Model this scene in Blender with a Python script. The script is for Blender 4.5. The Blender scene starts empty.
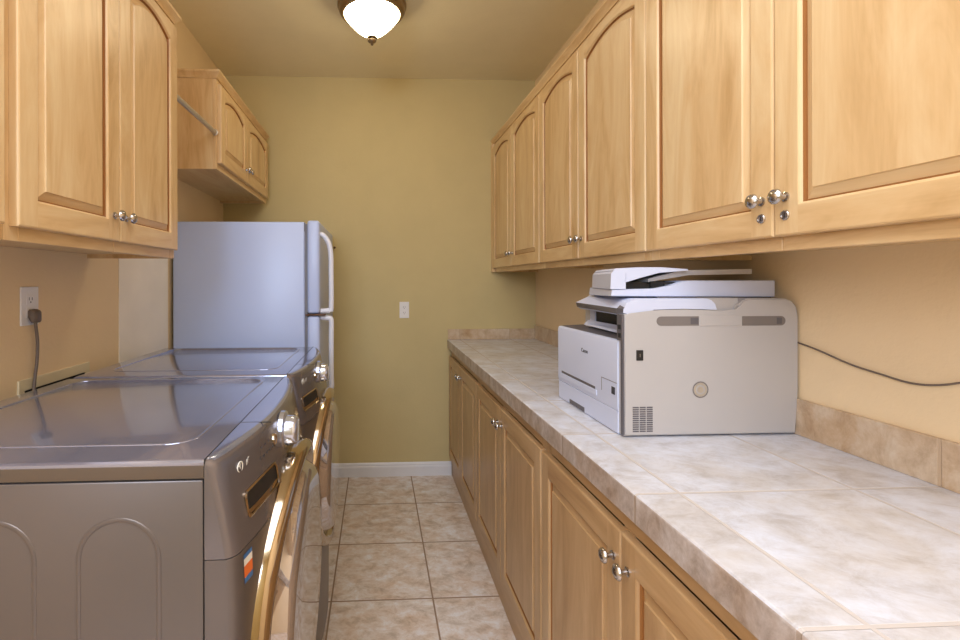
import bpy, bmesh, math, random
from math import sin, cos, pi, radians
from mathutils import Vector, Matrix
random.seed(4)
SC = bpy.context.scene
COL = SC.collection

# ------------------------------------------------------------------ helpers
def srgb(r, g, b):
    f = lambda c: (c/255/12.92) if c/255 <= .04045 else ((c/255+.055)/1.055)**2.4
    return (f(r), f(g), f(b), 1)

def new_mat(name):
    m = bpy.data.materials.new(name); m.use_nodes = True
    nt = m.node_tree; b = nt.nodes['Principled BSDF']
    return m, nt, b

def N(nt, typ, **kw):
    n = nt.nodes.new(typ)
    for k, v in kw.items():
        if k in n.inputs: n.inputs[k].default_value = v
        else: setattr(n, k, v)
    return n

def plain(name, col, rough=.5, metal=0, spec=.5, bump=0, bscale=200, var=.04, vscale=6, coat=0):
    m, nt, b = new_mat(name)
    tc = N(nt, 'ShaderNodeTexCoord')
    nz = N(nt, 'ShaderNodeTexNoise', Scale=vscale, Detail=3.0)
    nt.links.new(tc.outputs['Object'], nz.inputs['Vector'])
    r = N(nt, 'ShaderNodeValToRGB')
    c0 = [max(0, c*(1-var)) for c in col[:3]]+[1]; c1 = [min(1, c*(1+var)) for c in col[:3]]+[1]
    r.color_ramp.elements[0].position = .3; r.color_ramp.elements[0].color = c0
    r.color_ramp.elements[1].position = .7; r.color_ramp.elements[1].color = c1
    nt.links.new(nz.outputs['Fac'], r.inputs['Fac']); nt.links.new(r.outputs['Color'], b.inputs['Base Color'])
    b.inputs['Roughness'].default_value = rough; b.inputs['Metallic'].default_value = metal
    b.inputs['Specular IOR Level'].default_value = spec; b.inputs['Coat Weight'].default_value = coat
    if bump:
        n2 = N(nt, 'ShaderNodeTexNoise', Scale=bscale, Detail=2.0)
        nt.links.new(tc.outputs['Object'], n2.inputs['Vector'])
        bp = N(nt, 'ShaderNodeBump', Strength=bump, Distance=.002)
        nt.links.new(n2.outputs['Fac'], bp.inputs['Height']); nt.links.new(bp.outputs['Normal'], b.inputs['Normal'])
    return m

def wood(name, axis, dark, mid, light, rough=.38):
    """maple, grain running along the given axis"""
    m, nt, b = new_mat(name)
    tc = N(nt, 'ShaderNodeTexCoord'); oi = N(nt, 'ShaderNodeObjectInfo')
    mul = N(nt, 'ShaderNodeMath', operation='MULTIPLY'); mul.inputs[1].default_value = 37.
    nt.links.new(oi.outputs['Random'], mul.inputs[0])
    add = N(nt, 'ShaderNodeVectorMath', operation='ADD')
    nt.links.new(tc.outputs['Object'], add.inputs[0]); nt.links.new(mul.outputs[0], add.inputs[1])
    def stretched(a, l):
        mp = N(nt, 'ShaderNodeMapping'); s = [a, a, a]; s['xyz'.index(axis)] = l
        mp.inputs['Scale'].default_value = s
        nt.links.new(add.outputs[0], mp.inputs['Vector']); return mp
    m1 = stretched(10, 1.9); n1 = N(nt, 'ShaderNodeTexNoise', Scale=1., Detail=5., Roughness=.6, Distortion=2.2)
    nt.links.new(m1.outputs[0], n1.inputs['Vector'])
    m2 = stretched(130, 9); n2 = N(nt, 'ShaderNodeTexNoise', Scale=1., Detail=3., Roughness=.6)
    nt.links.new(m2.outputs[0], n2.inputs['Vector'])
    m3 = stretched(7, .8); n3 = N(nt, 'ShaderNodeTexNoise', Scale=1., Detail=1.)
    nt.links.new(m3.outputs[0], n3.inputs['Vector'])
    a1 = N(nt, 'ShaderNodeMath', operation='MULTIPLY'); a1.inputs[1].default_value = .55
    a2 = N(nt, 'ShaderNodeMath', operation='MULTIPLY_ADD'); a2.inputs[1].default_value = .12
    a3 = N(nt, 'ShaderNodeMath', operation='MULTIPLY_ADD'); a3.inputs[1].default_value = .38
    nt.links.new(n1.outputs['Fac'], a1.inputs[0])
    nt.links.new(n2.outputs['Fac'], a2.inputs[0]); nt.links.new(a1.outputs[0], a2.inputs[2])
    nt.links.new(n3.outputs['Fac'], a3.inputs[0]); nt.links.new(a2.outputs[0], a3.inputs[2])
    r = N(nt, 'ShaderNodeValToRGB'); e = r.color_ramp.elements
    e[0].position = .34; e[0].color = dark; e[1].position = .70; e[1].color = light
    k = e.new(.50); k.color = mid
    nt.links.new(a3.outputs[0], r.inputs['Fac']); nt.links.new(r.outputs['Color'], b.inputs['Base Color'])
    b.inputs['Roughness'].default_value = rough; b.inputs['Coat Weight'].default_value = .15
    b.inputs['Coat Roughness'].default_value = .3
    bp = N(nt, 'ShaderNodeBump', Strength=.06, Distance=.001)
    nt.links.new(n2.outputs['Fac'], bp.inputs['Height']); nt.links.new(bp.outputs['Normal'], b.inputs['Normal'])
    return m

def tile(name, size, ox, oy, cols, grout, mortar, rough, nscale=7):
    m, nt, b = new_mat(name)
    tc = N(nt, 'ShaderNodeTexCoord')
    mp = N(nt, 'ShaderNodeMapping'); mp.inputs['Location'].default_value = (-ox + 20*size, -oy + 20*size, 0)
    nt.links.new(tc.outputs['Object'], mp.inputs['Vector'])
    bk = N(nt, 'ShaderNodeTexBrick', offset=0., squash=1.)
    bk.inputs['Scale'].default_value = 1; bk.inputs['Brick Width'].default_value = size
    bk.inputs['Row Height'].default_value = size; bk.inputs['Mortar Size'].default_value = mortar
    bk.inputs['Mortar Smooth'].default_value = .3
    bk.inputs['Color1'].default_value = (.3, .3, .3, 1); bk.inputs['Color2'].default_value = (.7, .7, .7, 1)
    bk.inputs['Mortar'].default_value = (.5, .5, .5, 1)
    nt.links.new(mp.outputs[0], bk.inputs['Vector'])
    # every tile its own piece of the veining
    off = N(nt, 'ShaderNodeVectorMath', operation='MULTIPLY'); off.inputs[1].default_value = (13, 7, 5)
    nt.links.new(bk.outputs['Color'], off.inputs[0])
    av = N(nt, 'ShaderNodeVectorMath', operation='ADD')
    nt.links.new(tc.outputs['Object'], av.inputs[0]); nt.links.new(off.outputs[0], av.inputs[1])
    sm = N(nt, 'ShaderNodeMapping'); sm.inputs['Scale'].default_value = (1, 1.35, 1)
    sm.inputs['Rotation'].default_value = (0, 0, .6)
    nt.links.new(av.outputs[0], sm.inputs['Vector'])
    n1 = N(nt, 'ShaderNodeTexNoise', Scale=nscale, Detail=9., Roughness=.74, Distortion=.35)
    n2 = N(nt, 'ShaderNodeTexNoise', Scale=nscale*.45, Detail=4., Roughness=.6, Distortion=.4)
    nt.links.new(sm.outputs[0], n1.inputs['Vector']); nt.links.new(sm.outputs[0], n2.inputs['Vector'])
    r = N(nt, 'ShaderNodeValToRGB'); e = r.color_ramp.elements
    e[0].position = .33; e[0].color = cols[0]; e[1].position = .66; e[1].color = cols[2]
    k = e.new(.5); k.color = cols[1]
    nt.links.new(n1.outputs['Fac'], r.inputs['Fac'])
    r2 = N(nt, 'ShaderNodeValToRGB'); e = r2.color_ramp.elements
    e[0].position = .4; e[0].color = (1, 1, 1, 1); e[1].position = .68; e[1].color = cols[3]
    nt.links.new(n2.outputs['Fac'], r2.inputs['Fac'])
    mu = N(nt, 'ShaderNodeMix', data_type='RGBA', blend_type='MULTIPLY'); mu.inputs[0].default_value = 1
    nt.links.new(r.outputs['Color'], mu.inputs[6]); nt.links.new(r2.outputs['Color'], mu.inputs[7])
    mx = N(nt, 'ShaderNodeMix', data_type='RGBA')
    nt.links.new(bk.outputs['Fac'], mx.inputs[0]); nt.links.new(mu.outputs[2], mx.inputs[6]); mx.inputs[7].default_value = grout
    nt.links.new(mx.outputs[2], b.inputs['Base Color'])
    rr = N(nt, 'ShaderNodeMapRange'); rr.inputs['To Min'].default_value = rough; rr.inputs['To Max'].default_value = .85
    nt.links.new(bk.outputs['Fac'], rr.inputs['Value']); nt.links.new(rr.outputs[0], b.inputs['Roughness'])
    inv = N(nt, 'ShaderNodeMath', operation='SUBTRACT'); inv.inputs[0].default_value = 1
    nt.links.new(bk.outputs['Fac'], inv.inputs[1])
    ad = N(nt, 'ShaderNodeMath', operation='MULTIPLY_ADD'); ad.inputs[1].default_value = .12
    nt.links.new(n1.outputs['Fac'], ad.inputs[0]); nt.links.new(inv.outputs[0], ad.inputs[2])
    bp = N(nt, 'ShaderNodeBump', Strength=.5, Distance=.0025)
    nt.links.new(ad.outputs[0], bp.inputs['Height']); nt.links.new(bp.outputs['Normal'], b.inputs['Normal'])
    return m

M = {}
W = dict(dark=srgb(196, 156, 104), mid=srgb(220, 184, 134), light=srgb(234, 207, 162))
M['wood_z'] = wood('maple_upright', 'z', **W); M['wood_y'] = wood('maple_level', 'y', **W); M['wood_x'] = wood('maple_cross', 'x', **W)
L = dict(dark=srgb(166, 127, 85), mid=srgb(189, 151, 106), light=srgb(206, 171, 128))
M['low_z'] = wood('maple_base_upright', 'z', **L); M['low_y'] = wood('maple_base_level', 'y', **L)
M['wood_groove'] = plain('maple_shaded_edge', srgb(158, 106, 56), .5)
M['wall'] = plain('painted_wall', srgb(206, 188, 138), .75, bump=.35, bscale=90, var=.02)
M['wall_side'] = plain('side_wall_lit_peach', srgb(238, 212, 172), .75, bump=.35, bscale=90, var=.02)  # back wall paint with the peach light on the side walls mixed in
M['ceiling'] = plain('painted_ceiling', srgb(236, 224, 188), .85, bump=.5, bscale=70, var=.02)
M['trim'] = plain('white_trim', srgb(232, 232, 238), .35)
M['floor'] = tile('floor_tile', .4286, .2356, 1.9917,
    [srgb(192, 174, 158), srgb(228, 216, 208), srgb(243, 243, 248), srgb(244, 230, 216)], srgb(158, 132, 110), .0042, .34, 15)
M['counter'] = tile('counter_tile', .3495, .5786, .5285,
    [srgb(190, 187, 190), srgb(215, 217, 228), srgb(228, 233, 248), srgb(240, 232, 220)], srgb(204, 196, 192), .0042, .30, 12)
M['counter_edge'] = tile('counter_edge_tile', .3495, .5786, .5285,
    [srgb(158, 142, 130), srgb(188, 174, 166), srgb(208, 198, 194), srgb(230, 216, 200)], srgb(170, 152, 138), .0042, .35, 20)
M['splash'] = tile('backsplash_tile_warm_lit', .3495, .5786, .5285,
    [srgb(186, 160, 132), srgb(208, 186, 160), srgb(222, 206, 186), srgb(236, 220, 200)], srgb(196, 170, 142), .0042, .32, 14)  # counter tile with warm light mixed into its colours
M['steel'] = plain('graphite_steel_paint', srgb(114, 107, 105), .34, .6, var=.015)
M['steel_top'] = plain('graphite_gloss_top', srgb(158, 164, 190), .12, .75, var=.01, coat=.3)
M['steel_dark'] = plain('graphite_lid_edge', srgb(112, 104, 98), .28, .7, var=.02)
M['panel_grey'] = plain('graphite_control_plastic', srgb(124, 118, 120), .22, .6, var=.015)
M['dial'] = plain('silver_dial', srgb(206, 214, 236), .18, .9, var=.01)
M['chrome'] = plain('chrome', srgb(190, 174, 152), .11, 1, var=.01)
M['door_glass'] = plain('door_mirror_glass', srgb(196, 190, 188), .05, .85, var=.01)
M['nickel'] = plain('brushed_nickel', srgb(190, 186, 184), .22, 1, var=.03)
M['bronze'] = plain('antique_nickel', srgb(150, 132, 104), .35, .9, var=.05)
M['black'] = plain('black_plastic', srgb(28, 26, 26), .5)
M['gap'] = plain('dark_gap', srgb(20, 18, 17), .8)
M['fridge'] = plain('white_enamel', srgb(188, 202, 240), .32, bump=.05, bscale=300, var=.01)
M['fridge_h'] = plain('white_handle_plastic', srgb(226, 228, 240), .3)
M['gasket'] = plain('grey_gasket', srgb(120, 120, 128), .6)
M['rust'] = plain('rusty_steel', srgb(110, 78, 58), .6, .3, var=.3, vscale=60)
M['pr_grey'] = plain('printer_side_plastic', srgb(186, 181, 179), .5, bump=.08, bscale=500, var=.01)
M['pr_white'] = plain('printer_front_plastic', srgb(208, 214, 236), .42, var=.01)
M['pr_dark'] = plain('printer_dark_plastic', srgb(96, 92, 96), .45)
M['pr_mark_shade'] = plain('printer_mark_and_shade', srgb(124, 116, 112), .6)  # grey for marks, and for shade in the grips and under the lid
M['plate'] = plain('white_outlet_plastic', srgb(236, 234, 236), .35)
M['socket'] = plain('socket_shadow', srgb(120, 118, 128), .5)
M['cord'] = plain('grey_cord', srgb(112, 98, 88), .5)
M['cream'] = plain('cream_box_plastic', srgb(226, 212, 178), .5)
M['rod'] = plain('pale_metal_rod', srgb(196, 186, 170), .35, .5)
M['band'] = plain('pale_wall_band', srgb(250, 242, 228), .5)
M['ink'] = plain('dark_ink', srgb(60, 60, 66), .5)
M['ink_light'] = plain('silver_print', srgb(232, 228, 220), .4)
M['st_blue'] = plain('sticker_blue', srgb(60, 110, 170), .4)
M['st_orange'] = plain('sticker_orange', srgb(226, 112, 48), .4)

def bm_obj(name, bm, mats, parent=None, smooth=False, origin=None, autosm=None):
    """bm is in world coordinates; the object is linked as ONE mesh under its thing"""
    bmesh.ops.remove_doubles(bm, verts=bm.verts, dist=1e-6)
    bmesh.ops.recalc_face_normals(bm, faces=bm.faces)
    me = bpy.data.meshes.new(name)
    org = Vector((0, 0, 0))
    p = parent
    while p is not None:
        org += p.location; p = p.parent
    loc = Vector(origin) if origin is not None else (org.copy() if parent else Vector((0, 0, 0)))
    bmesh.ops.translate(bm, verts=bm.verts, vec=-loc)
    bm.to_mesh(me); bm.free()
    for m in (mats if isinstance(mats, (list, tuple)) else [mats]): me.materials.append(M[m])
    if smooth:
        for pl in me.polygons: pl.use_smooth = True
        try: me.set_sharp_from_angle(angle=radians(autosm or 40))
        except Exception: pass
    o = bpy.data.objects.new(name, me); COL.objects.link(o)
    o.location = loc - org if parent else loc
    o.parent = parent
    return o

def thing(name, label, cat, loc, group=None):
    o = bpy.data.objects.new(name, None); COL.objects.link(o)
    o.location = loc; o.empty_display_size = .05
    o['label'] = label; o['category'] = cat
    if group: o['group'] = group
    return o

def tag(o, label, cat, group=None):
    o['label'] = label; o['category'] = cat
    if group: o['group'] = group
    return o

def struct(o):
    o['kind'] = 'structure'; return o

def box(bm, x0, x1, y0, y1, z0, z1, bev=0, seg=2, mi=0):
    r = bmesh.ops.create_cube(bm, size=1)
    vs = r['verts']
    bmesh.ops.scale(bm, vec=(x1-x0, y1-y0, z1-z0), verts=vs)
    bmesh.ops.translate(bm, vec=((x0+x1)/2, (y0+y1)/2, (z0+z1)/2), verts=vs)
    fs = set(f for v in vs for f in v.link_faces)
    for f in fs: f.material_index = mi
    if bev:
        es = list(set(e for v in vs for e in v.link_edges))
        rr = bmesh.ops.bevel(bm, geom=es, offset=bev, segments=seg, affect='EDGES', profile=.5)
        for f in rr['faces']: f.material_index = mi
    return bm

def bx(*a, **k): return box(bmesh.new(), *a, **k)

def loft(bm, rings, cap=True, closed=True, mi=0):
    """rings: lists of world points, same length"""
    vr = [[bm.verts.new(p) for p in r] for r in rings]
    n = len(vr[0])
    for a, b in zip(vr, vr[1:]):
        for i in range(n if closed else n-1):
            j = (i+1) % n
            try: f = bm.faces.new((a[i], a[j], b[j], b[i])); f.material_index = mi
            except ValueError: pass
    if cap:
        for r in (vr[0], vr[-1]):
            f = bm.faces.new(r); f.material_index = mi
    return vr

def prism_y(bm, pts, y0, y1, far=None, mi=0):
    """(x,z) outline extruded along y"""
    far = far or pts
    return loft(bm, [[(x, y0, z) for x, z in pts], [(x, y1, z) for x, z in far]], mi=mi)

def tube(bm, pts, r, seg=10, ry=None, mi=0):
    pts = [Vector(p) for p in pts]; rings = []
    up = None
    for i, p in enumerate(pts):
        t = (pts[min(i+1, len(pts)-1)]-pts[max(i-1, 0)]).normalized()
        if up is None:
            up = Vector((0, 0, 1)) if abs(t.z) < .9 else Vector((0, 1, 0))
        a = t.cross(up).normalized(); b = a.cross(t).normalized(); up = b
        rings.append([tuple(p + a*cos(2*pi*k/seg)*r + b*sin(2*pi*k/seg)*(ry or r)) for k in range(seg)])
    loft(bm, rings, mi=mi)

def lathe(bm, prof, center, axis, seg=32, mi=0, warp=None):
    """prof: (radius, height along axis) pairs; axis 'x','-x','z','-z','y','-y'"""
    sg = -1 if axis[0] == '-' else 1; ax = axis[-1]
    rings = []
    for r, h in prof:
        ring = []
        for k in range(seg):
            a = 2*pi*k/seg; u, v = max(r, 1e-5)*cos(a), max(r, 1e-5)*sin(a); h2 = h*sg
            p = {'x': (h2, u, v), 'y': (u, h2, v), 'z': (u, v, h2)}[ax]
            p = Vector(p)+Vector(center)
            if warp: p = warp(p)
            ring.append(tuple(p))
        rings.append(ring)
    loft(bm, rings, mi=mi)

def text_bm(s, size, extrude=.0003):
    cu = bpy.data.curves.new('t', 'FONT'); cu.body = s; cu.size = size; cu.extrude = extrude
    cu.align_x = 'CENTER'; cu.align_y = 'CENTER'
    o = bpy.data.objects.new('t', cu); COL.objects.link(o)
    dg = bpy.context.evaluated_depsgraph_get()
    me = bpy.data.meshes.new_from_object(o.evaluated_get(dg))
    bm = bmesh.new(); bm.from_mesh(me)
    bpy.data.objects.remove(o); bpy.data.curves.remove(cu); bpy.data.meshes.remove(me)
    return bm

def place(bm, cx, cy, cz, udir, vdir):
    """map local x->udir, y->vdir, z->u x v"""
    u, v = Vector(udir), Vector(vdir); w = u.cross(v)
    m = Matrix(((u.x, v.x, w.x, cx), (u.y, v.y, w.y, cy), (u.z, v.z, w.z, cz), (0, 0, 0, 1)))
    bmesh.ops.transform(bm, matrix=m, verts=bm.verts); return bm

def bezier(pts, n=8):
    """Catmull-Rom through points"""
    P = [Vector(p) for p in pts]; P = [P[0]*2-P[1]] + P + [P[-1]*2-P[-2]]; out = []
    for i in range(1, len(P)-2):
        for k in range(n):
            t = k/n
            out.append(.5*((2*P[i])+(-P[i-1]+P[i+1])*t+(2*P[i-1]-5*P[i]+4*P[i+1]-P[i+2])*t*t+(-P[i-1]+3*P[i]-3*P[i+1]+P[i+2])*t**3))
    out.append(P[-2]); return out

# ------------------------------------------------------------------ room
XL, XR, YB, YF, ZC = -1.039, 1.115, 3.26, -1.5, 2.7466
def room():
    struct(bm_obj('floor', bx(XL-.1, XR+.1, YF-.1, YB+.1, -.08, 0), 'floor', origin=(0, 0, 0)))
    struct(bm_obj('ceiling', bx(XL-.1, XR+.1, YF-.1, YB+.1, ZC, ZC+.08), 'ceiling'))
    struct(bm_obj('wall_left', bx(XL-.1, XL, YF, YB, 0, ZC), 'wall_side'))
    struct(bm_obj('wall_right', bx(XR, XR+.1, YF, YB, 0, ZC), 'wall_side'))
    struct(bm_obj('wall_back', bx(XL-.1, XR+.1, YB, YB+.1, 0, ZC), 'wall'))
    struct(bm_obj('wall_front', bx(XL-.1, XR+.1, YF-.1, YF, 0, ZC), 'wall'))
    bm = bmesh.new()
    prof = [(YB, 0), (YB-.014, 0), (YB-.014, .060), (YB-.012, .068), (YB-.009, .072), (YB-.009, .080), (YB-.006, .088), (YB-.003, .093), (YB, .093)]
    loft(bm, [[(x, y, z) for y, z in prof] for x in (-.36, .517)])
    struct(bm_obj('baseboard_back', bm, 'trim'))
room()
o = bm_obj('wall_band', bx(XL, XL+.004, 1.950, 2.395, .06, 1.70, bev=.001, seg=1), 'band')  # thin pale slab set against part of the left wall
tag(o, 'smooth pale band on left wall between washer and refrigerator', 'wall panel')

# ------------------------------------------------------------------ cabinet doors
def door_mesh(Y0, Y1, z0, z1, xf, sgn, arch, sw=.054, br=.056, tr=.060, trc=.028, th=.019):
    """raised-panel door in the y-z plane whose front lies at x=xf, facing sgn*x.
    material slots: 0 upright grain, 1 level grain, 2 shaded groove"""
    bm = bmesh.new()
    w, h = Y1-Y0, z1-z0
    P = lambda u, v, d: (xf - sgn*(th-d), Y0+u, z0+v)      # d = height above door back
    NA = 14 if arch else 1
    def opening(ins):
        a, b = sw+ins, w-sw-ins
        pts = [(a, br+ins), (b, br+ins)]
        for k in range(NA+1):
            t = k/NA; u = b+(a-b)*t
            rise = (tr-trc)*(1-(2*t-1)**2) if arch else 0
            pts.append((u, h-tr+rise-ins))
        return pts
    c = .004
    # face frame: stiles full height, rails between
    def face(pts, mi):
        f = bm.faces.new([bm.verts.new(P(*p)) for p in pts]); f.material_index = mi
    op = opening(0)
    face([(c, c, th), (sw, c, th), (sw, br, th), (sw, h-tr, th), (sw, h-c, th), (c, h-c, th)], 0)
    face([(w-sw, c, th), (w-c, c, th), (w-c, h-c, th), (w-sw, h-c, th), (w-sw, h-tr, th), (w-sw, br, th)], 0)
    face([(sw, c, th), (w-sw, c, th), (w-sw, br, th), (sw, br, th)], 1)
    top = op[2:]
    for a, b in zip(top, top[1:]):
        face([(a[0], a[1], th), (a[0], h-c, th), (b[0], h-c, th), (b[0], b[1], th)], 1)
    # outer edge: rounded then square side
    outs = [[(c, c), (w-c, c), (w-c, h-c), (c, h-c)], [(c*.3, c*.3), (w-c*.3, c*.3), (w-c*.3, h-c*.3), (c*.3, h-c*.3)], [(0, 0), (w, 0), (w, h), (0, h)], [(0, 0), (w, 0), (w, h), (0, h)]]
    ds = [th, th-.0012, th-.004, 0]
    for (r0, d0), (r1, d1) in zip(zip(outs, ds), zip(outs[1:], ds[1:])):
        for i in range(4):
            j = (i+1) % 4
            face([(*r0[i], d0), (*r0[j], d0), (*r1[j], d1), (*r1[i], d1)], 1 if i in (0, 2) else 0)
    face([(0, 0, 0), (w, 0, 0), (w, h, 0), (0, h, 0)], 0)
    # inner moulding, groove and the raised field
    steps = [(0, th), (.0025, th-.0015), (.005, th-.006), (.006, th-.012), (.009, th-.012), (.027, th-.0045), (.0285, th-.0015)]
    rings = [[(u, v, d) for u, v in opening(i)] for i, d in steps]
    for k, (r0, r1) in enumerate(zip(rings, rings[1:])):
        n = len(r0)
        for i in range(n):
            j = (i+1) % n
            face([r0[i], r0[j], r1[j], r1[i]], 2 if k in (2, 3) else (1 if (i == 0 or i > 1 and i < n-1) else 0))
    face(rings[-1], 0)
    return bm

def knob(parent, x, y, z, sgn, r=.0155):
    bm = bmesh.new()
    prof = [(.0095, 0), (.0095, .0025), (.006, .004), (.0048, .010), (.0055, .015), (r*.72, .0175), (r, .0205), (r*.98, .0235), (r*.80, .0265), (r*.72, .0262), (r*.62, .0280), (r*.3, .0300), (0, .0305)]
    lathe(bm, prof, (x, y, z), 'x' if sgn > 0 else '-x', 20)
    return bm_obj('knob', bm, 'nickel', parent, smooth=True, autosm=50)

def keyhole(parent, x, y, z, sgn):
    bm = bmesh.new()
    lathe(bm, [(.010, 0), (.010, .002), (.0085, .0035), (.0070, .0035), (.0068, .0022), (0, .0022)], (x, y, z), 'x' if sgn > 0 else '-x', 20)
    box(bm, x+sgn*.0018-.0005, x+sgn*.0018+.0012, y-.001, y+.001, z-.005, z+.005, mi=1)
    return bm_obj('keyhole_lock', bm, ['nickel', 'black'], parent, smooth=True)

def cabinet(label, group, side, y0, y1, doors, zb, zt, xdoor, zd0, zd1, arch, mats, knobs, kz, locks=False, toe=False, floorz=None, crown=False, name='wall_cabinet', xwall=None):
    """side=-1: stands on the right wall and faces -x; +1: on the left wall and faces +x"""
    s = side
    if xwall is None: xwall = XR if s < 0 else XL
    xfr = xdoor - s*.0195                 # face-frame front
    t = thing(name, label, 'cabinet', ((xwall+xfr)/2, (y0+y1)/2, zb), group)
    wz, wy = mats
    lo, hi = sorted((xwall, xfr - s*.018))
    th = .016; rec = .015
    bm = bmesh.new()
    box(bm, lo, hi, y0, y0+th, zb, zt)
    box(bm, lo, hi, y1-th, y1, zb, zt)
    box(bm, lo, hi, y0+th, y1-th, zb+rec, zb+rec+th, mi=1)
    box(bm, lo, hi, y0+th, y1-th, zt-th, zt, mi=1)
    xb0, xb1 = sorted((xwall, xwall+s*.006))
    box(bm, xb0, xb1, y0+th, y1-th, zb+rec+th, zt-th)
    bm_obj('carcass', bm, [wz, wy], t)
    a, b = sorted((xfr-s*.018, xfr)); sw = .038
    bm = bmesh.new()
    box(bm, a, b, y0, y0+sw, zb, zt, bev=.001, seg=1)
    box(bm, a, b, y1-sw, y1, zb, zt, bev=.001, seg=1)
    ym = (doors[0][1]+doors[-1][0])/2 if len(doors) > 1 else None
    if ym: box(bm, a, b, ym-.02, ym+.02, zb+.055, zt-.05)
    for q0, q1 in (((y0+sw, ym-.0006), (ym+.0006, y1-sw)) if ym else ((y0+sw, y1-sw),)):
        box(bm, a, b, q0, q1, zb, zb+.055, bev=.0012, seg=1, mi=1)
    box(bm, a, b, y0+sw, y1-sw, zt-.05, zt, bev=.001, seg=1, mi=1)
    bm_obj('face_frame', bm, [wz, wy], t)
    for (d0, d1), ky in zip(doors, knobs):
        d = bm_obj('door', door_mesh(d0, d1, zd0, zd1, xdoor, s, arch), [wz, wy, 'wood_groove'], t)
        if ky is not None:
            knob(d, xdoor, ky, kz, s)
            if locks: keyhole(d, xdoor, ky, kz-.036, s)
    if toe:
        bm_obj('toe_board', bx(*sorted((xfr, xfr-s*.016)), y0, y1, floorz, zb), [wy], t)
    return t

g = .0016
UP = ('wood_z', 'wood_y')
def upper_right(label, a, m, b, locks=False):
    return cabinet(label, None, -1, a, b, [(a+g, m-g), (m+g, b-g)], 1.405, 2.290, .800, 1.433, 2.262, True, UP, [m-.0285, m+.0285], 1.509, locks)
upper_right('maple wall cabinet above the printer, nearest on the right, with keyhole locks under its knobs', .462, .9165, 1.3690, True)
upper_right('middle maple wall cabinet on the right wall, between nearest and farthest', 1.3695, 1.839, 2.2895)
farc = upper_right('farthest maple wall cabinet on the right wall, touching the yellow back wall', 2.2900, 2.773, 3.222)
bm = bx(.800, .8195, 3.2225, 3.2595, 1.405, 2.290)
bm_obj('filler_strip', bm, 'wood_z', farc)

def crown(label, x, s, y0, y1, z, ret=None, back=None):
    """small cornice: profile (out, up) run along y, optional return toward the wall at y=ret"""
    bm = bmesh.new()
    prof = [(-.012, 0), (.004, 0), (.006, .006), (.010, .012), (.017, .020), (.021, .024), (.021, .033), (-.012, .033)]
    rings = [[(x+s*p, y0-(p if ret == 'near' else 0), z+q) for p, q in prof], [(x+s*p, y1+(p if ret == 'far' else 0), z+q) for p, q in prof]]
    if ret == 'near':
        rings = [[(back, y0-p, z+q) for p, q in prof]] + rings
    if ret == 'far':
        rings = rings + [[(back, y1+p, z+q) for p, q in prof]]
    loft(bm, rings)
    return tag(bm_obj('crown_molding', bm, 'wood_y'), label, 'molding')
crown('long maple crown strip along the top of the right wall cabinets', .8195, -1, .462, 3.259, 2.2905)

# left wall cabinets
cabinet('large two-door maple wall cabinet on the left, above the outlet with the plug', None, 1, .972, 1.762, [(.985, 1.363-g), (1.363+g, 1.750)],
        1.430, 2.288, -.720, 1.459, 2.262, True, UP, [1.363-.030, 1.363+.030], 1.528)
cabinet('maple wall cabinet at the extreme left edge, mostly cut off by the frame', None, 1, .56, .9715, [(.575, .952)],
        1.430, 2.288, -.720, 1.459, 2.262, True, UP, [None], 1.528)
crown('maple crown strip on top of the big left wall cabinets', -.7395, 1, .56, 1.762, 2.2885, 'far', XL)
cabinet('small short maple wall cabinet above the white refrigerator', None, 1, 2.225, 3.210, [(2.236, 2.682-g), (2.682+g, 3.185)],
        1.868, 2.288, -.720, 1.897, 2.264, True, UP, [2.682-.028, 2.682+.028], 1.964)
crown('short maple crown strip on the small cabinet above the refrigerator', -.7395, 1, 2.225, 3.210, 2.2885, 'near', XL)
bm = bmesh.new()
tube(bm, [(-.745, 1.763, 2.036), (-.745, 2.224, 2.036)], .0105, 12)
rodt = thing('hanging_rod', 'pale round hanging rod spanning between the two left wall cabinets', 'rod', (-.745, 1.99, 2.036))
bm_obj('pole', bm, 'rod', rodt, smooth=True)
for yy, ax in ((1.7622, 'y'), (2.2248, '-y')):
    bm = bmesh.new(); lathe(bm, [(.012, 0), (.015, .001), (.015, .005), (.012, .007), (.0108, .007)], (-.745, yy, 2.036), ax, 20)
    bm_obj('rod_socket', bm, 'rod', rodt, smooth=True)

# base cabinets
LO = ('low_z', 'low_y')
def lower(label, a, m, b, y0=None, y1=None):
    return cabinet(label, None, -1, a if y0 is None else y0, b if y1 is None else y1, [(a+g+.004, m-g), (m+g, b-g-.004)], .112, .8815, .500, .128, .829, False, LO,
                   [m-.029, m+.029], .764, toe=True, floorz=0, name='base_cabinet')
lower('maple base cabinet nearest the camera on the right, below the printer', .470, .949, 1.4195)
lower('middle maple base cabinet on the right, between nearest and farthest', 1.420, 1.896, 2.3595)
lower('farthest maple base cabinet on the right, against the yellow back wall', 2.360, 2.815, 3.2585)

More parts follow.
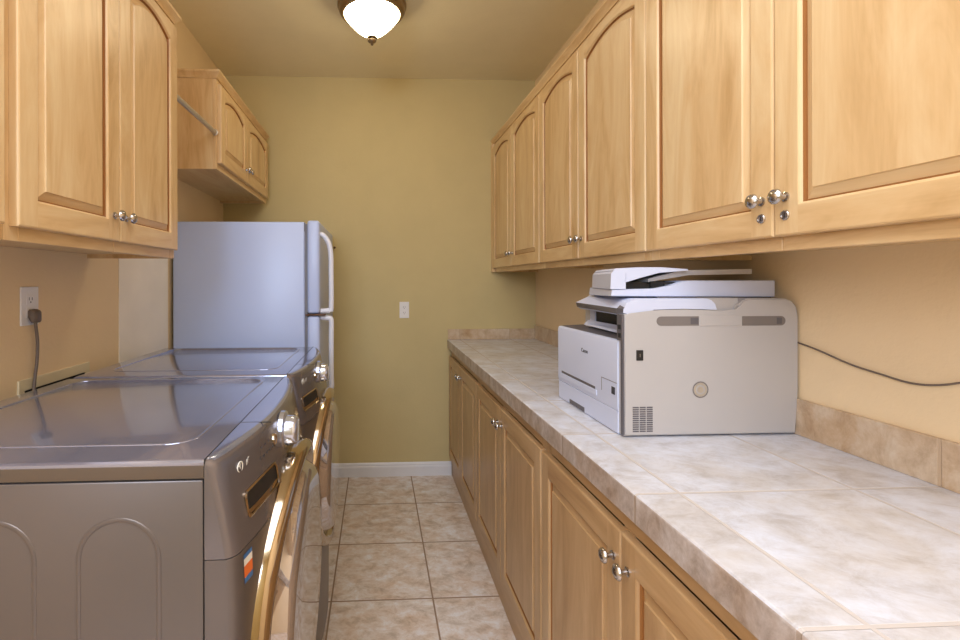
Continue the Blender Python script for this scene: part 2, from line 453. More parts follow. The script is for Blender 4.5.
# countertop with rounded nosing, and backsplashes
t = thing('countertop', 'long countertop of pale mottled square tiles on the maple base cabinets', 'countertop', (0, 0, 0))
bm = bmesh.new()
r = .006; zt = .9385; xf = .491
prof = [(XR-.0005, .882), (xf, .882), (xf, zt-r)] + [(xf+r-r*cos(a), zt-r+r*sin(a)) for a in (pi/6, pi/3, pi/2)] + [(XR-.0005, zt)]
prism_y(bm, prof, .36, YB-.0005)
bmesh.ops.recalc_face_normals(bm, faces=bm.faces)
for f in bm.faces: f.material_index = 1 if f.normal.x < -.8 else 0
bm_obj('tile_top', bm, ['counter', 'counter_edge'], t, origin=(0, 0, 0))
bm = bx(XR-.0105, XR-.0005, .36, YB-.0005, zt, 1.033, bev=.002)
tag(bm_obj('backsplash', bm, 'splash', origin=(0, 0, 0)), 'long low tile backsplash along the right wall behind the printer', 'backsplash')
bm = bx(xf+.004, XR-.011, YB-.0105, YB-.0005, zt, 1.010, bev=.002)
tag(bm_obj('backsplash', bm, 'splash', origin=(0, 0, 0)), 'short low tile backsplash at the far counter end on the yellow back wall', 'backsplash')

# ------------------------------------------------------------------ laundry machines
def machine(name, label, ya, yb, detail, sticker):
    yc, hw = (ya+yb)/2, (yb-ya)/2
    sc = hw/.35
    xb = -.945; top = 1.050
    t = thing(name, label, 'laundry machine', (-.6, yc, 0))
    def bow(y): return -.044*abs((y-yc)/hw)**2.2
    def fx(z):
        K = [(0, -.215), (.05, -.195), (.60, -.190), (.80, -.191), (.88, -.194), (.96, -.208), (1.050, -.227)]
        for (z0, x0), (z1, x1) in zip(K, K[1:]):
            if z <= z1: return x0+(x1-x0)*(z-z0)/(z1-z0)
        return K[-1][1]
    def X(y, z):
        e = hw-abs(y-yc)                   # rounded vertical corners
        rr = .022
        c = 0 if e > rr else -(rr-math.sqrt(max(rr*rr-(rr-e)**2, 0)))
        return fx(z)+bow(y)+c*.9
    # steel body with embossed arches on both sides
    xs = -.286
    bm = bmesh.new()
    box(bm, xb, xs-.002, ya, yb, .03, 1.0165, bev=.003, seg=2)
    for yy in (ya, yb):
        for a0, a1 in ((-.489, -.360), (-.690, -.559), (-.890, -.760)):
            rr = (a1-a0)/2; cxm = (a0+a1)/2; zt_ = .954-rr
            pts = [(a0, yy, .20+0)]+[(a0, yy, .5), (a0, yy, zt_)]
            pts += [(cxm-rr*cos(a), yy, zt_+rr*sin(a)) for a in [pi*k/16 for k in range(1, 16)]]
            pts += [(a1, yy, zt_), (a1, yy, .5), (a1, yy, .20)]
            pts += [(cxm+rr*cos(a), yy, .20-rr*sin(a)) for a in [pi*k/16 for k in range(1, 16)]]+[(a0, yy, .2)]
            tube(bm, pts, .0042, 10, ry=None)
            # squash the ridge toward the face
    for v in bm.verts:
        for yy, sg in ((ya, -1), (yb, 1)):
            d = (v.co.y-yy)*sg
            if 0 < d < .02: v.co.y = yy + sg*d*.42
    bm_obj('body', bm, 'steel', t, smooth=True, autosm=35)
    bm = bmesh.new()
    for px, py in ((xb+.06, ya+.06), (xb+.06, yb-.06), (-.32, ya+.06), (-.32, yb-.06)):
        b2 = bmesh.new(); lathe(b2, [(.022, 0), (.022, .012), (.012, .016), (.012, .031)], (px, py, 0), 'z', 16)
        bm_obj('foot', b2, 'black', t, smooth=True)
    bm.free()
    # lid with raised outline
    bm = bmesh.new()
    pr = [(1.0195, .0), (1.041, .0), (1.0455, .001), (1.0485, .004), (1.050, .010)]
    rings = [[(xb+i, ya+i, z), (-.287, ya+i, z), (-.287, yb-i, z), (xb+i, yb-i, z)] for z, i in pr]
    loft(bm, rings, mi=0)
    for f in bm.faces:
        f.material_index = 1 if f.calc_center_median().z < 1.040 else 0
    w0, w1, u0, u1, r_ = ya+.080, yb-.040, xb+.06, -.338, .05
    pts = []
    for (cx_, cy_, a0) in ((u1-r_, w0+r_, -pi/2), (u1-r_, w1-r_, 0), (u0+r_, w1-r_, pi/2), (u0+r_, w0+r_, pi)):
        pts += [(cx_+r_*cos(a0+pi/2*k/8), cy_+r_*sin(a0+pi/2*k/8), 1.0495) for k in range(9)]
    pts.append(pts[0])
    tube(bm, pts, .0035, 8)
    for v in bm.verts:
        if v.co.z > 1.0501: v.co.z = 1.050+(v.co.z-1.050)*.6
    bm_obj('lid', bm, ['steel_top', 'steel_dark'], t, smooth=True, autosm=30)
    bm_obj('lid_gap', bx(xb+.01, -.295, ya+.004, yb-.004, 1.0167, 1.0193), 'gap', t)
    # control panel: curved in plan, leaning outward
    NY = 36
    ys = [ya + .0006] + [yc-hw*cos(pi*k/NY) for k in range(1, NY)] + [yb-.0006]
    def front(z0, z1, nz, round_top, mi_top):
        bm = bmesh.new()
        zs = [z0+(z1-z0)*k/nz for k in range(nz+1)]
        grid = []
        rows = [(z, 0) for z in zs]
        if round_top:
            rr = .016
            rows = [(z, 0) for z in zs if z < z1-rr] + [(z1-rr+rr*sin(a), rr-rr*cos(a)) for a in [pi/2*k/6 for k in range(7)]]
        for z, back in rows:
            grid.append([bm.verts.new((max(X(y, z)-back, xs), y, z)) for y in ys])
        for a, b in zip(grid, grid[1:]):
            for i in range(len(ys)-1): bm.faces.new((a[i], a[i+1], b[i+1], b[i]))
        # back edge rows: close top, bottom and sides
        bt = [bm.verts.new((xs, y, rows[-1][0])) for y in ys]; bb = [bm.verts.new((xs, y, rows[0][0])) for y in ys]
        for i in range(len(ys)-1):
            bm.faces.new((grid[-1][i], grid[-1][i+1], bt[i+1], bt[i])).material_index = mi_top
            bm.faces.new((grid[0][i], bb[i], bb[i+1], grid[0][i+1]))
            bm.faces.new((bt[i], bt[i+1], bb[i+1], bb[i]))
        for i in (0, -1):
            col = [g_[i] for g_ in grid]
            bm.faces.new(col+[bt[i], bb[i]])
        for f in bm.faces:
            if mi_top and f.normal.z > .8: f.material_index = mi_top
        return bm
    bm = front(.884, top, 14, True, 1)
    bmesh.ops.recalc_face_normals(bm, faces=bm.faces)
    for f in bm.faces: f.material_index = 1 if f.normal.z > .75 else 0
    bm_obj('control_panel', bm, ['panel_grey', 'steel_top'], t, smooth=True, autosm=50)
    bm_obj('panel_seam', bx(-.2868, -.2850, ya+.001, yb-.001, .90, 1.0503), 'gap', t)
    bm_obj('strip_seam', bx(xs, -.222, yc-.14, yc-.1375, 1.049, 1.0502), 'gap', t)
    bm = front(.05, .8825, 20, False, 0)
    bm_obj('front_panel', bm, 'steel', t, smooth=True, autosm=50)
    # drum door: chrome ring, bowed with the front, and a mirror-dark bowl
    zc = .645
    warp = lambda p: Vector((p.x+bow(p.y)*.95, p.y, p.z))
    warp_flat = lambda p: Vector((p.x+bow(p.y)*(.95 if math.hypot(p.y-yc, p.z-zc) > R*.82 else .06), p.y, p.z))
    d = bmesh.new()
    R = .312*sc
    lathe(d, [(R*.99, -.030), (R, -.005), (R*1.0, .010), (R*.985, .022), (R*.955, .029), (R*.92, .029), (R*.885, .023), (R*.862, .010), (R*.86, -.03)], (-.196, yc, zc), 'x', 72, warp=warp)
    dr = bm_obj('door_ring', d, 'chrome', t, smooth=True, autosm=60)
    d = bmesh.new()
    lathe(d, [(R*.862, -.02), (R*.862, .002), (R*.83, .006), (R*.80, .020), (R*.77, .029), (R*.73, .0325), (R*.5, .0345), (R*.3, .0350), (R*.15, .0350), (0, .0350)], (-.190, yc, zc), 'x', 72, warp=warp_flat)
    bm_obj('door_glass', d, 'door_glass', dr, smooth=True, autosm=70)
    # dial
    ky = yc-.035; kz = 1.000; kx = X(ky, kz)
    d = bmesh.new()
    lathe(d, [(.044, -.006), (.044, .004), (.041, .007), (.034, .008), (.033, .022), (.031, .030), (.027, .033), (0, .034)], (kx, ky, kz), 'x', 36)
    box(d, kx+.033, kx+.036, ky-.003, ky+.003, kz-.024, kz+.024)
    bm_obj('dial', d, 'dial', t, smooth=True, autosm=40)
    # round start button and printed rows
    by = yc-.115; bz = 1.005; bx_ = X(by, bz)
    d = bmesh.new(); lathe(d, [(.013, -.004), (.013, .002), (.011, .004), (.0095, .0025), (0, .0025)], (bx_, by, bz), 'x', 24)
    bm_obj('button', d, 'chrome', t, smooth=True)
    for n_, y_, st, wd, z_, hh in ((5, -.205, .018, .012, .994, .004), (4, -.19, .02, .010, 1.012, .003), (3, .05, .03, .016, .975, .005)):
        d = bmesh.new()
        for i in range(n_):
            yy = yc+y_+st*i; xx = X(yy, z_)
            box(d, xx-.001, xx+.0006, yy, yy+wd, z_, z_+hh)
        bm_obj('printed_text', d, 'ink', t)
    # detergent drawer pocket: black patch for the shade of its hollow, bright lower lip
    d = bmesh.new(); q0, q1 = yc-.290, yc-.140
    n = 14; ringo, ringi = [], []
    def rr_pts(h, w_, m=6):
        out = []; r0 = min(h, w_)*.45
        for cy_, cz_, a0 in ((w_-r0, h-r0, 0), (-w_+r0, h-r0, pi/2), (-w_+r0, -h+r0, pi), (w_-r0, -h+r0, 1.5*pi)):
            out += [(cy_+r0*cos(a0+pi/2*k/m), cz_+r0*sin(a0+pi/2*k/m)) for k in range(m+1)]
        return out
    ym, wm, zm = (q0+q1)/2, (q1-q0)/2, .945
    def ringat(h, w_, off): return [(X(ym+a, zm+b_)+off, ym+a, zm+b_) for a, b_ in rr_pts(h, w_)]
    loft(d, [ringat(.023, wm, -.002), ringat(.024, wm+.001, .003), ringat(.0215, wm-.002, .0045), ringat(.019, wm-.005, .003)], cap=False)
    bm_obj('drawer_handle_lip', d, 'chrome', t, smooth=True)
    d = bmesh.new(); cols = []
    for k in range(25):
        a = -(wm-.003)+(2*wm-.006)*k/24; e = wm-.003-abs(a); rr0 = .010
        h_ = .0205 - (0 if e > rr0 else rr0-math.sqrt(max(rr0**2-(rr0-e)**2, 0)))
        cols.append([d.verts.new((X(ym+a, zm+q*h_)+.0016, ym+a, zm+q*h_)) for q in (-1, -.5, 0, .5, 1)])
    for c0, c1 in zip(cols, cols[1:]):
        for q in range(4): d.faces.new((c0[q], c1[q], c1[q+1], c0[q+1])).material_index = 1 if q == 0 else 0
    bm_obj('drawer_handle_shade', d, ['black', 'chrome'], t)
    # maker mark: ring with L and G inside, then two letters
    ly, lz = ya+.066, 1.012; lx = X(ly, lz)
    d = bmesh.new()
    tube(d, [(X(ly+.009*cos(a), lz)+.0006, ly+.009*cos(a), lz+.009*sin(a)) for a in [2*pi*k/24 for k in range(25)]], .0012, 6)
    box(d, lx-.0005, lx+.0012, ly-.001, ly+.001, lz-.004, lz+.006); box(d, lx-.0005, lx+.0012, ly-.001, ly+.005, lz-.004, lz-.002)
    box(d, lx-.0005, lx+.0014, ly-.006, ly-.004, lz+.002, lz+.004)
    tx = text_bm('LG', .016)
    ty = ly+.028; place(tx, X(ty, lz)+.0008, ty, lz, (0, 1, 0), (0, 0, 1))
    me = bpy.data.meshes.new('x'); tx.to_mesh(me); tx.free(); d.from_mesh(me); bpy.data.meshes.remove(me)
    bm_obj('maker_mark', d, 'ink_light', t)
    if sticker:
        d = bmesh.new(); y0, y1 = ya+.028, ya+.056
        for i, (z0, z1) in enumerate(((.866, .874), (.854, .866), (.834, .854), (.824, .834))):
            vs = [(X(y, z)+.0008, y, z) for y, z in ((y0, z0), (y1, z0), (y1, z1), (y0, z1))]
            f = d.faces.new([d.verts.new(v) for v in vs]); f.material_index = (0, 1, 2, 0)[i]
        bm_obj('energy_sticker', d, ['st_blue', 'ink_light', 'st_orange'], t)
    return t
machine('washing_machine', 'nearest graphite front-load machine, its arched side panel filling the lower left, with orange sticker', .796, 1.492, True, True)
machine('clothes_dryer', 'second graphite front-load machine, standing between the nearest one and the white refrigerator', 1.516, 2.152, True, False)

# ------------------------------------------------------------------ refrigerator
t = thing('refrigerator', 'white top-freezer refrigerator behind the laundry machines', 'refrigerator', (-.69, 2.8, 0))
fy0, fy1 = 2.42, 3.16
bm_obj('body', bx(-1.022, -.366, fy0, fy1, .02, 1.648, bev=.006, seg=3), 'fridge', t, smooth=True)
bm_obj('gasket', bx(-.367, -.352, fy0+.010, fy1-.010, .10, 1.638), 'gasket', t)
for nm, z0, z1 in (('freezer_door', 1.180, 1.656), ('fridge_door', .10, 1.168)):
    d = bm_obj(nm, bx(-.352, -.290, fy0-.002, fy1, z0, z1, bev=.014, seg=4), 'fridge', t, smooth=True)
    hy = fy0+.045
    if nm[0:4] == 'free': pts = [(-.292, 1.590), (-.275, 1.584), (-.255, 1.560), (-.243, 1.530), (-.236, 1.48), (-.235, 1.40), (-.235, 1.205), (-.250, 1.194), (-.292, 1.190)]
    else: pts = [(-.292, 1.158), (-.250, 1.154), (-.235, 1.143), (-.235, 1.05), (-.235, .86), (-.234, .80), (-.248, .765), (-.270, .74), (-.292, .73)]
    bm = bmesh.new(); tube(bm, bezier([(x, hy, z) for x, z in pts], 4), .0095, 12, ry=.013)
    bm_obj('handle', bm, 'fridge_h', d, smooth=True)
bm_obj('middle_hinge', bx(-.362, -.262, fy0-.006, fy0+.05, 1.1705, 1.1775, bev=.002), 'rust', t)
bm_obj('top_hinge_cover', bx(-.374, -.362, fy0+.002, fy0+.012, 1.600, 1.645, bev=.002), 'gasket', t)
bm_obj('toe_grille', bx(-.375, -.330, fy0+.01, fy1-.01, .0, .09, bev=.004), 'pr_dark', t)

# ------------------------------------------------------------------ ceiling light
lx, ly = -.018, 2.32
t = thing('ceiling_light', 'flush ceiling light with glowing white glass bowl and nickel rim', 'ceiling light', (lx, ly, ZC))
m, nt, b = new_mat('glowing_glass')
b.inputs['Base Color'].default_value = srgb(255, 244, 214); b.inputs['Roughness'].default_value = .3
b.inputs['Emission Color'].default_value = srgb(255, 236, 196); b.inputs['Emission Strength'].default_value = 20
M['glow'] = m
bm = bmesh.new(); lathe(bm, [(.10, 0), (.158, 0), (.164, .006), (.164, .034), (.169, .040), (.169, .058), (.162, .066), (.163, .074), (.156, .088), (.146, .096), (.138, .097), (.1375, .088), (.10, .05)], (lx, ly, ZC), '-z', 56)
bm_obj('rim', bm, 'bronze', t, smooth=True)
bm = bmesh.new(); lathe(bm, [(.130, .060), (.137, .080), (.137, .090), (.130, .106), (.116, .124), (.098, .144), (.078, .164), (.056, .182), (.034, .195), (.006, .201), (0, .201)], (lx, ly, ZC), '-z', 56)
bm_obj('glass_bowl', bm, 'glow', t, smooth=True)
bm = bmesh.new(); lathe(bm, [(.006, .200), (.024, .204), (.026, .208), (.010, .211), (.0185, .215), (.021, .221), (.018, .228), (.008, .233), (.006, .236), (.008, .240), (.004, .244), (0, .245)], (lx, ly, ZC), '-z', 28)
bm_obj('finial', bm, 'bronze', t, smooth=True)

# ------------------------------------------------------------------ outlets, cords
def outlet(label, c, u, nrm, w=.072, h=.115, s=1.0):
    """c centre on the wall, u horizontal direction, nrm out of the wall"""
    t = thing('wall_outlet', label, 'outlet', c)
    c, u, n = Vector(c), Vector(u), Vector(nrm); v = Vector((0, 0, 1))
    def slab(hw, hh, d0, d1, cz=0, cu=0, bev=0):
        bm = bmesh.new(); box(bm, cu-hw, cu+hw, cz-hh, cz+hh, d0, d1, bev=bev)
        mt = Matrix(((u.x, v.x, n.x, c.x), (u.y, v.y, n.y, c.y), (u.z, v.z, n.z, c.z), (0, 0, 0, 1)))
        bmesh.ops.transform(bm, matrix=mt, verts=bm.verts); return bm
    bm_obj('cover_plate', slab(w/2, h/2, 0, .005, bev=.002), 'plate', t)
    for cz in (.0195*h/.115, -.0195*h/.115):
        rc = bm_obj('receptacle', slab(.0165, .0140*h/.115, .005, .0065, cz, bev=.0007), 'plate', t)
        bm = slab(.0012, .0045, .0064, .0070, cz+.002, -.006)
        for a in (slab(.0012, .0045, .0064, .0070, cz+.002, .006), slab(.0022, .0022, .0064, .0070, cz-.008)):
            me = bpy.data.meshes.new('x'); a.to_mesh(me); a.free(); bm.from_mesh(me); bpy.data.meshes.remove(me)
        bm_obj('slots', bm, 'socket', rc)
    return t
outlet('white duplex outlet alone in the middle of the yellow back wall', (.192, YB, 1.145), (1, 0, 0), (0, -1, 0), .066, .112)
outlet('white duplex outlet on the left wall with a grey plug in it', (XL, 1.459, 1.274), (0, 1, 0), (1, 0, 0))
t = thing('power_cord', 'grey power cord plugged into left wall outlet, hanging behind the near machine', 'cord', (XL, 1.46, 1.25))
bm = bmesh.new()
loft(bm, [[(XL+d, 1.462+a*w_, 1.250+dz+b_*h_) for a, b_ in ((-1, -.7), (-.7, -1), (.7, -1), (1, -.7), (1, .7), (.7, 1), (-.7, 1), (-1, .7))]
          for d, w_, h_, dz in ((.0072, .015, .014, 0), (.015, .018, .020, -.006), (.024, .017, .018, -.008), (.028, .011, .012, -.010))])
bm_obj('plug', bm, 'cord', t, smooth=True, autosm=50)
bm = bmesh.new()
tube(bm, bezier([(XL+.018, 1.462, 1.236), (XL+.018, 1.463, 1.215), (XL+.018, 1.470, 1.17), (XL+.018, 1.468, 1.11), (XL+.018, 1.458, 1.05), (XL+.018, 1.452, .98), (XL+.022, 1.448, .86)], 6), .0045, 10)
bm_obj('cable', bm, 'cord', t, smooth=True)
bm = bmesh.new()
pts = [(1.1127, 1.30, 1.19), (1.1127, 1.24, 1.186), (1.1122, 1.195, 1.180), (1.1095, 1.133, 1.168), (1.1095, 1.058, 1.148), (1.1095, .992, 1.138), (1.1095, .933, 1.131), (1.1095, .881, 1.138), (1.1095, .82, 1.16), (1.1095, .74, 1.185), (1.1095, .64, 1.20)]
tube(bm, bezier(pts, 8), .0021, 10)
tag(bm_obj('printer_cable', bm, 'cord', smooth=True), 'thin dark wavy cable on right wall coming from behind the printer', 'cable')

t = thing('laundry_valve_box', 'cream framed recessed laundry box low on the left wall behind near machine', 'valve box', (XL, 1.58, 1.0))
bm = bmesh.new()
a0, a1, z0, z1, fw = 1.413, 1.750, .86, 1.058, .022
box(bm, XL, XL+.006, a0, a1, z1-.033, z1, bev=.0015); box(bm, XL, XL+.006, a0, a1, z0, z1-.046, bev=.0015)
box(bm, XL, XL+.0055, a0, a0+fw, z0+fw, z1-fw); box(bm, XL, XL+.0055, a1-fw, a1, z0+fw, z1-fw)
bm_obj('frame', bm, 'cream', t)
bm_obj('recess', bx(XL, XL+.0015, a0+fw, a1-fw, z1-.048, z1-.031), 'gap', t)

# ------------------------------------------------------------------ printer
Z0 = .9390
t = thing('printer', 'pale grey multifunction laser printer with document feeder on the tiled counter', 'printer', (.87, 1.42, Z0))
yn, yf = 1.193, 1.640
# near side shell with hump, handle pockets as flat pads with recess shade in their colour
side = [(.640, Z0+.004), (1.1025, Z0+.004), (1.1025, 1.036), (1.110, 1.05), (1.1105, 1.250), (1.106, 1.275), (1.094, 1.290), (1.075, 1.297), (.975, 1.298), (.958, 1.292), (.946, 1.279), (.941, 1.266),
        (.905, 1.266), (.80, 1.270), (.72, 1.268), (.66, 1.261), (.640, 1.258)]
bm = bmesh.new(); prism_y(bm, side, yn, yn+.028)
es = [e for e in bm.edges if abs(e.verts[0].co.y-yn) < 1e-5 and abs(e.verts[1].co.y-yn) < 1e-5]
bmesh.ops.bevel(bm, geom=es, offset=.0035, segments=3, affect='EDGES')
bm_obj('side_cover', bm, 'pr_grey', t, smooth=True, autosm=50)
bm = bmesh.new()
far = [(.74, Z0+.006), (1.1025, Z0+.006), (1.1025, 1.036), (1.1085, 1.05), (1.1085, 1.250), (1.104, 1.274), (1.092, 1.289), (1.075, 1.296), (.975, 1.297), (.958, 1.291), (.950, 1.262), (.74, 1.262)]
prism_y(bm, far, yn+.028, yf)
bm_obj('main_body', bm, 'pr_grey', t, smooth=True, autosm=40)
bm_obj('hinge_block', bx(.870, .955, yn+.012, yn+.06, 1.255, 1.2985, bev=.001), 'pr_grey', t)
def pocket(x0, x1, z0, z1, rl, rr_):  # flat pad in place of a handle pocket, nothing is cut
    bm = bmesh.new(); h = (z1-z0)/2; zc = (z0+z1)/2; pts = []
    if rl: pts += [(x0+h-h*sin(a), zc+h*cos(a)) for a in [pi*k/10 for k in range(11)]]
    else: pts += [(x0, z1), (x0, z0)]
    if rr_: pts += [(x1-h+h*sin(a), zc-h*cos(a)) for a in [pi*k/10 for k in range(11)]]
    else: pts += [(x1, z0), (x1, z1)]
    prism_y(bm, pts, yn-.0006, yn+.004); return bm
for a in ((.726, .839, 1.2275, 1.252, True, False), (.956, 1.074, 1.2265, 1.2515, False, True)):
    o = bm_obj('grip_shade_pad', pocket(*a), 'pr_mark_shade', t)
    x0, x1 = (a[1]-.022, a[1]-.001) if a[4] else (a[1]-.024, a[1]-.010)
    bm_obj('grip_shade_edge', bx(x0, x1, yn-.0010, yn, a[2]+.004, a[3]-.004), 'pr_dark', o)
bm_obj('grip_bar', bx(.840, .955, yn-.0015, yn+.01, 1.2262, 1.2535, bev=.001), 'pr_grey', t)
# round mark, switch, vent
bm = bmesh.new()
for r0, r1 in ((.0185, .0215), (.0125, .0175), (.0, .0085)):
    ri = [(.843+r0*cos(a), yn-.0006, 1.0605+r0*sin(a)) for a in [2*pi*k/32 for k in range(32)]]
    ro = [(.843+r1*cos(a), yn-.0006, 1.0605+r1*sin(a)) for a in [2*pi*k/32 for k in range(32)]]
    if r0: loft(bm, [ri, ro], cap=False, mi=0 if r0 > .015 else 1)
    else: bm.faces.new([bm.verts.new(p) for p in ro]).material_index = 1
bm_obj('round_emblem', bm, ['pr_mark_shade', 'rod'], t)
sw = bm_obj('power_switch', bx(.672, .690, yn-.002, yn+.004, 1.138, 1.165, bev=.001), 'black', t)
bm_obj('switch_mark', bx(.6802, .6818, yn-.0026, yn-.001, 1.147, 1.156), 'pr_mark_shade', sw)
bm = bmesh.new()
for i in range(12):
    for j in range(3):
        box(bm, .662+j*.0185, .678+j*.0185, yn-.0006, yn+.002, .953+i*.0056, .9565+i*.0056)
bm_obj('vent_slots', bm, 'pr_dark', t)
# front unit
bm = bmesh.new()
fr = [(.637, Z0+.062), (.635, Z0+.075), (.635, 1.180), (.638, 1.186), (.644, 1.188), (.74, 1.188), (.74, Z0+.062)]
prism_y(bm, fr, 1.2195, 1.624)
bm_obj('front_cover', bm, 'pr_white', t, smooth=True)
bm = bmesh.new(); prism_y(bm, [(.645, 1.1882), (.74, 1.1882), (.74, 1.194), (.655, 1.1895)], 1.234, 1.617); bm_obj('output_tray', bm, 'pr_dark', t)
ct = bm_obj('paper_cassette', bx(.6365, .74, 1.2195, 1.624, Z0+.001, Z0+.0605, bev=.002), 'pr_white', t)
bm_obj('cassette_grip', bx(.6358, .66, 1.42, 1.53, Z0+.003, Z0+.017), 'pr_dark', ct)
mp = bm_obj('multipurpose_slot', bx(.6338, .64, 1.345, 1.592, 1.030, 1.0375, bev=.001), 'pr_dark', t)
bm_obj('slot_lip', bx(.6325, .64, 1.335, 1.600, 1.012, 1.0295, bev=.002), 'pr_white', mp)
bm = bmesh.new()
for a in ((1.305, 1.3065, 1.037, 1.073), (1.222, 1.3065, 1.0725, 1.074)):
    box(bm, .6344, .636, *a)
bm_obj('cover_outline', bm, 'pr_mark_shade', t)
bm_obj('usb_port', bx(.6338, .640, 1.231, 1.249, 1.040, 1.060, bev=.0008), 'ink', t)
tx = text_bm('Canon', .017, .0004); place(tx, .6346, 1.415, 1.131, (0, -1, 0), (0, 0, 1)); bm_obj('brand_lettering', tx, 'ink', t)
# port strip beside the opening, far column, dark mouth
ps = bm_obj('port_strip', bx(.6375, .6425, yn+.003, yn+.0135, Z0+.006, 1.19), 'pr_dark', t)
ps2 = bm_obj('port_strip', bx(.6360, .70, yn+.003, yn+.030, 1.1885, 1.257, bev=.001), 'pr_dark', t)
for z in (1.196, 1.218): bm_obj('port', bx(.6352, .637, yn+.010, yn+.022, z, z+.012), 'black', ps2)
bm = bmesh.new(); prism_y(bm, [(.706, 1.189), (.7395, 1.189), (.7395, 1.258), (.724, 1.258), (.724, 1.215)], 1.535, 1.570); bm_obj('far_column', bm, 'pr_white', t)
bm_obj('output_mouth', bx(.728, .7395, yn+.031, 1.534, 1.1945, 1.258), 'black', t)
bm = bmesh.new(); prism_y(bm, [(.672, 1.198), (.711, 1.198), (.711, 1.214), (.680, 1.204)], yn+.031, 1.555, far=[(.695, 1.198), (.711, 1.198), (.711, 1.214), (.70, 1.204)]); bm_obj('exit_flap', bm, 'pr_white', t)
# scanner unit with sloping control panel (front edge runs back toward the far side)
near = [(.640, 1.262), (.640, 1.270), (.646, 1.284), (.658, 1.293), (.675, 1.298), (.862, 1.298), (.874, 1.294), (.884, 1.284), (.889, 1.2685), (.80, 1.2715), (.72, 1.2695), (.66, 1.2625)]
far = [(.726, 1.262), (.726, 1.266), (.735, 1.282), (.745, 1.290), (.755, 1.298), (.862, 1.298), (.874, 1.294), (.884, 1.284), (.889, 1.2685), (.80, 1.2635), (.765, 1.2635), (.745, 1.2625)]
bm = bmesh.new(); loft(bm, [[(x, yn+.001, z) for x, z in near], [(x+.001, yn+.030, z) for x, z in near], [(x, yf-.01, z) for x, z in far]])
bm_obj('scanner_unit', bm, 'pr_white', t, smooth=True, autosm=45)
bm = bmesh.new()
loft(bm, [[(.650, yn+.0015, 1.2585), (.6385, yn+.0015, 1.262), (.639, yn+.0015, 1.272), (.655, yn+.0015, 1.288), (.72, yn+.0015, 1.268)],
          [(.650, yn+.031, 1.2530), (.636, yn+.031, 1.258), (.637, yn+.031, 1.272), (.655, yn+.031, 1.290), (.72, yn+.031, 1.262)],
          [(.697, yf-.06, 1.249), (.684, yf-.06, 1.256), (.679, yf-.06, 1.2715), (.722, yf-.06, 1.291), (.76, yf-.06, 1.262)]])
bmesh.ops.recalc_face_normals(bm, faces=bm.faces)
for f in bm.faces: f.material_index = 1 if f.normal.x < -.7 else 0
bm_obj('operation_panel', bm, ['pr_white', 'pr_dark'], t)
# lid and document feeder
bm = bmesh.new()
nr = [(.628, 1.3035), (1.086, 1.3000), (1.086, 1.345), (.838, 1.345), (.80, 1.333), (.745, 1.322), (.632, 1.322)]
loft(bm, [[(x, 1.238, z) for x, z in nr], [(x+(.092 if x < .7 else .07 if x < .8 else 0), 1.57, z-(.006 if x < .8 and z < 1.31 else 0)) for x, z in nr]])
bmesh.ops.bevel(bm, geom=list(bm.edges), offset=.002, segments=1, affect='EDGES')
bm_obj('scanner_lid', bm, 'pr_white', t, smooth=True, autosm=30)
bm_obj('lid_shadow_line', bx(.76, 1.08, 1.245, 1.56, 1.2975, 1.304), 'pr_mark_shade', t)
bm = bmesh.new()
nr = [(.626, 1.3225), (.668, 1.3225), (.668, 1.366), (.650, 1.373), (.634, 1.371), (.628, 1.364)]
loft(bm, [[(x, 1.236, z) for x, z in nr], [(x+.082, 1.52, z) for x, z in nr]])
bm_obj('feeder_body', bm, 'pr_white', t, smooth=True, autosm=30)
bm = bmesh.new()
nr = [(.630, 1.3675), (.668, 1.3665), (.72, 1.3535), (.74, 1.3600), (.80, 1.3700), (.76, 1.3775), (.70, 1.3785), (.638, 1.3745)]
nr = [(.634, 1.372), (.640, 1.378), (.70, 1.381), (.765, 1.381), (.84, 1.376), (.84, 1.372), (.76, 1.366), (.71, 1.353), (.669, 1.341), (.669, 1.366)]
loft(bm, [[(x, 1.2365, z) for x, z in nr], [(x+(.082 if x < .68 else .04), 1.52, z) for x, z in nr]])
bm_obj('feeder_cover', bm, 'pr_white', t, smooth=True, autosm=30)
bm_obj('feeder_slot', bx(.7505, .79, 1.26, 1.50, 1.3255, 1.343), 'black', t)
bm_obj('feeder_slot_wall', bx(.6685, .7495, 1.262, 1.35, 1.3225, 1.341), 'black', t)
bm = bmesh.new()
loft(bm, [[(x, y, z) for x, z in ((.745, 1.3415), (.86, 1.3600), (1.040, 1.3630), (1.040, 1.3765), (.84, 1.3735), (.745, 1.3500))] for y in (1.262, 1.545)])
bmesh.ops.recalc_face_normals(bm, faces=bm.faces)
bm_obj('document_tray', bm, 'pr_grey', t, smooth=True, autosm=30)
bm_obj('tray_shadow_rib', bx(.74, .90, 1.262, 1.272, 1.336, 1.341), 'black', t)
for px, py in ((.66, 1.25), (1.08, 1.25), (.66, 1.60), (1.08, 1.60)):
    pass

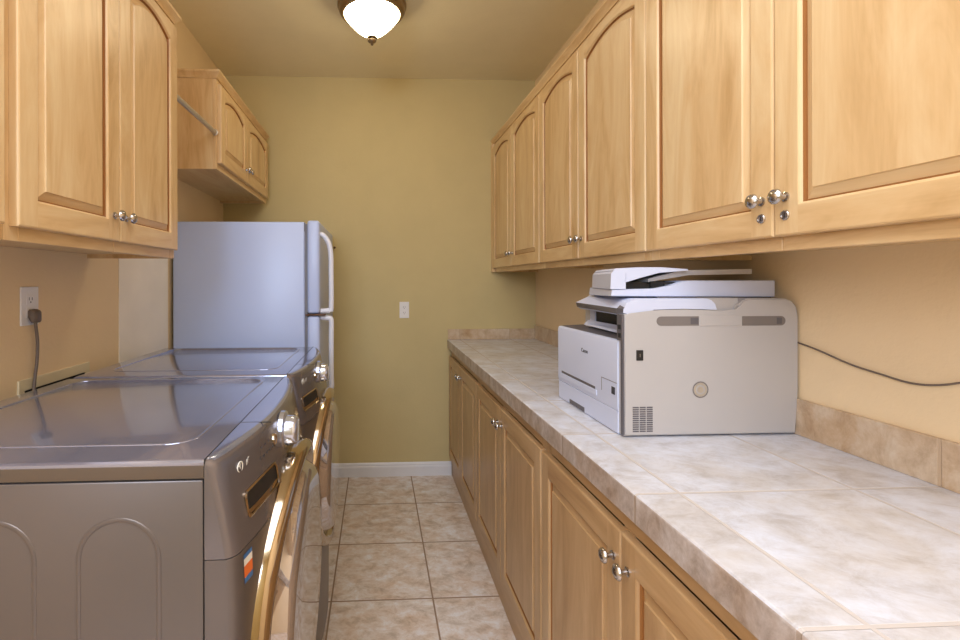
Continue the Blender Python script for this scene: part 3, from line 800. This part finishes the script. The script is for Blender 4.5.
# tiny nail mark on the back wall
bm = bmesh.new(); lathe(bm, [(.003, 0), (.003, .010), (.008, .011), (.008, .014), (0, .016)], (-.285, YB, 1.575), '-y', 12)
tag(bm_obj('wall_nail', bm, 'rust', smooth=True), 'tiny dark nail in the yellow back wall beside the freezer handle', 'nail')

# ------------------------------------------------------------------ lights
def area(name, loc, rot, sx, sy, power, col):
    l = bpy.data.lights.new(name, 'AREA'); l.shape = 'RECTANGLE'; l.size = sx; l.size_y = sy; l.energy = power; l.color = col
    o = bpy.data.objects.new(name, l); COL.objects.link(o); o.location = loc; o.rotation_euler = rot; return o
area('rear_cool_fill', (-.62, -1.38, 1.95), (radians(72), 0, radians(-22)), .7, .9, 44, (.62, .76, 1.0))  # unseen cool fill lamp added behind the camera; no window stands there
area('ceiling_fill', (0, -.1, 2.70), (0, 0, 0), 1.5, 1.7, 37, (.86, .91, 1.0))
w = bpy.data.worlds.new('room_air'); SC.world = w; w.use_nodes = True
w.node_tree.nodes['Background'].inputs[0].default_value = (.9, .92, 1, 1); w.node_tree.nodes['Background'].inputs[1].default_value = .3

# ------------------------------------------------------------------ camera
f, cx, cy, yaw, roll, H = 471.846, 397.868, 280.873, .0455, -.0026, 1.3462
fwd = Vector((sin(yaw), cos(yaw), 0)); right = Vector((cos(yaw), -sin(yaw), 0)); up = Vector((0, 0, 1))
r2 = right*cos(roll)+up*sin(roll); u2 = up*cos(roll)-right*sin(roll)
cd = bpy.data.cameras.new('camera'); cam = bpy.data.objects.new('camera', cd); COL.objects.link(cam)
mt = Matrix((r2, u2, -fwd)).transposed().to_4x4(); mt.translation = (0, 0, H); cam.matrix_world = mt
cd.sensor_fit = 'HORIZONTAL'; cd.sensor_width = 36; cd.lens = f*36/960; cd.clip_start = .02
cd.shift_x = (480-cx)/960; cd.shift_y = (cy-320)/960
SC.camera = cam
SC.view_settings.view_transform = 'Standard'; SC.view_settings.look = 'None'; SC.view_settings.exposure = 0
SC.cycles.max_bounces = 8
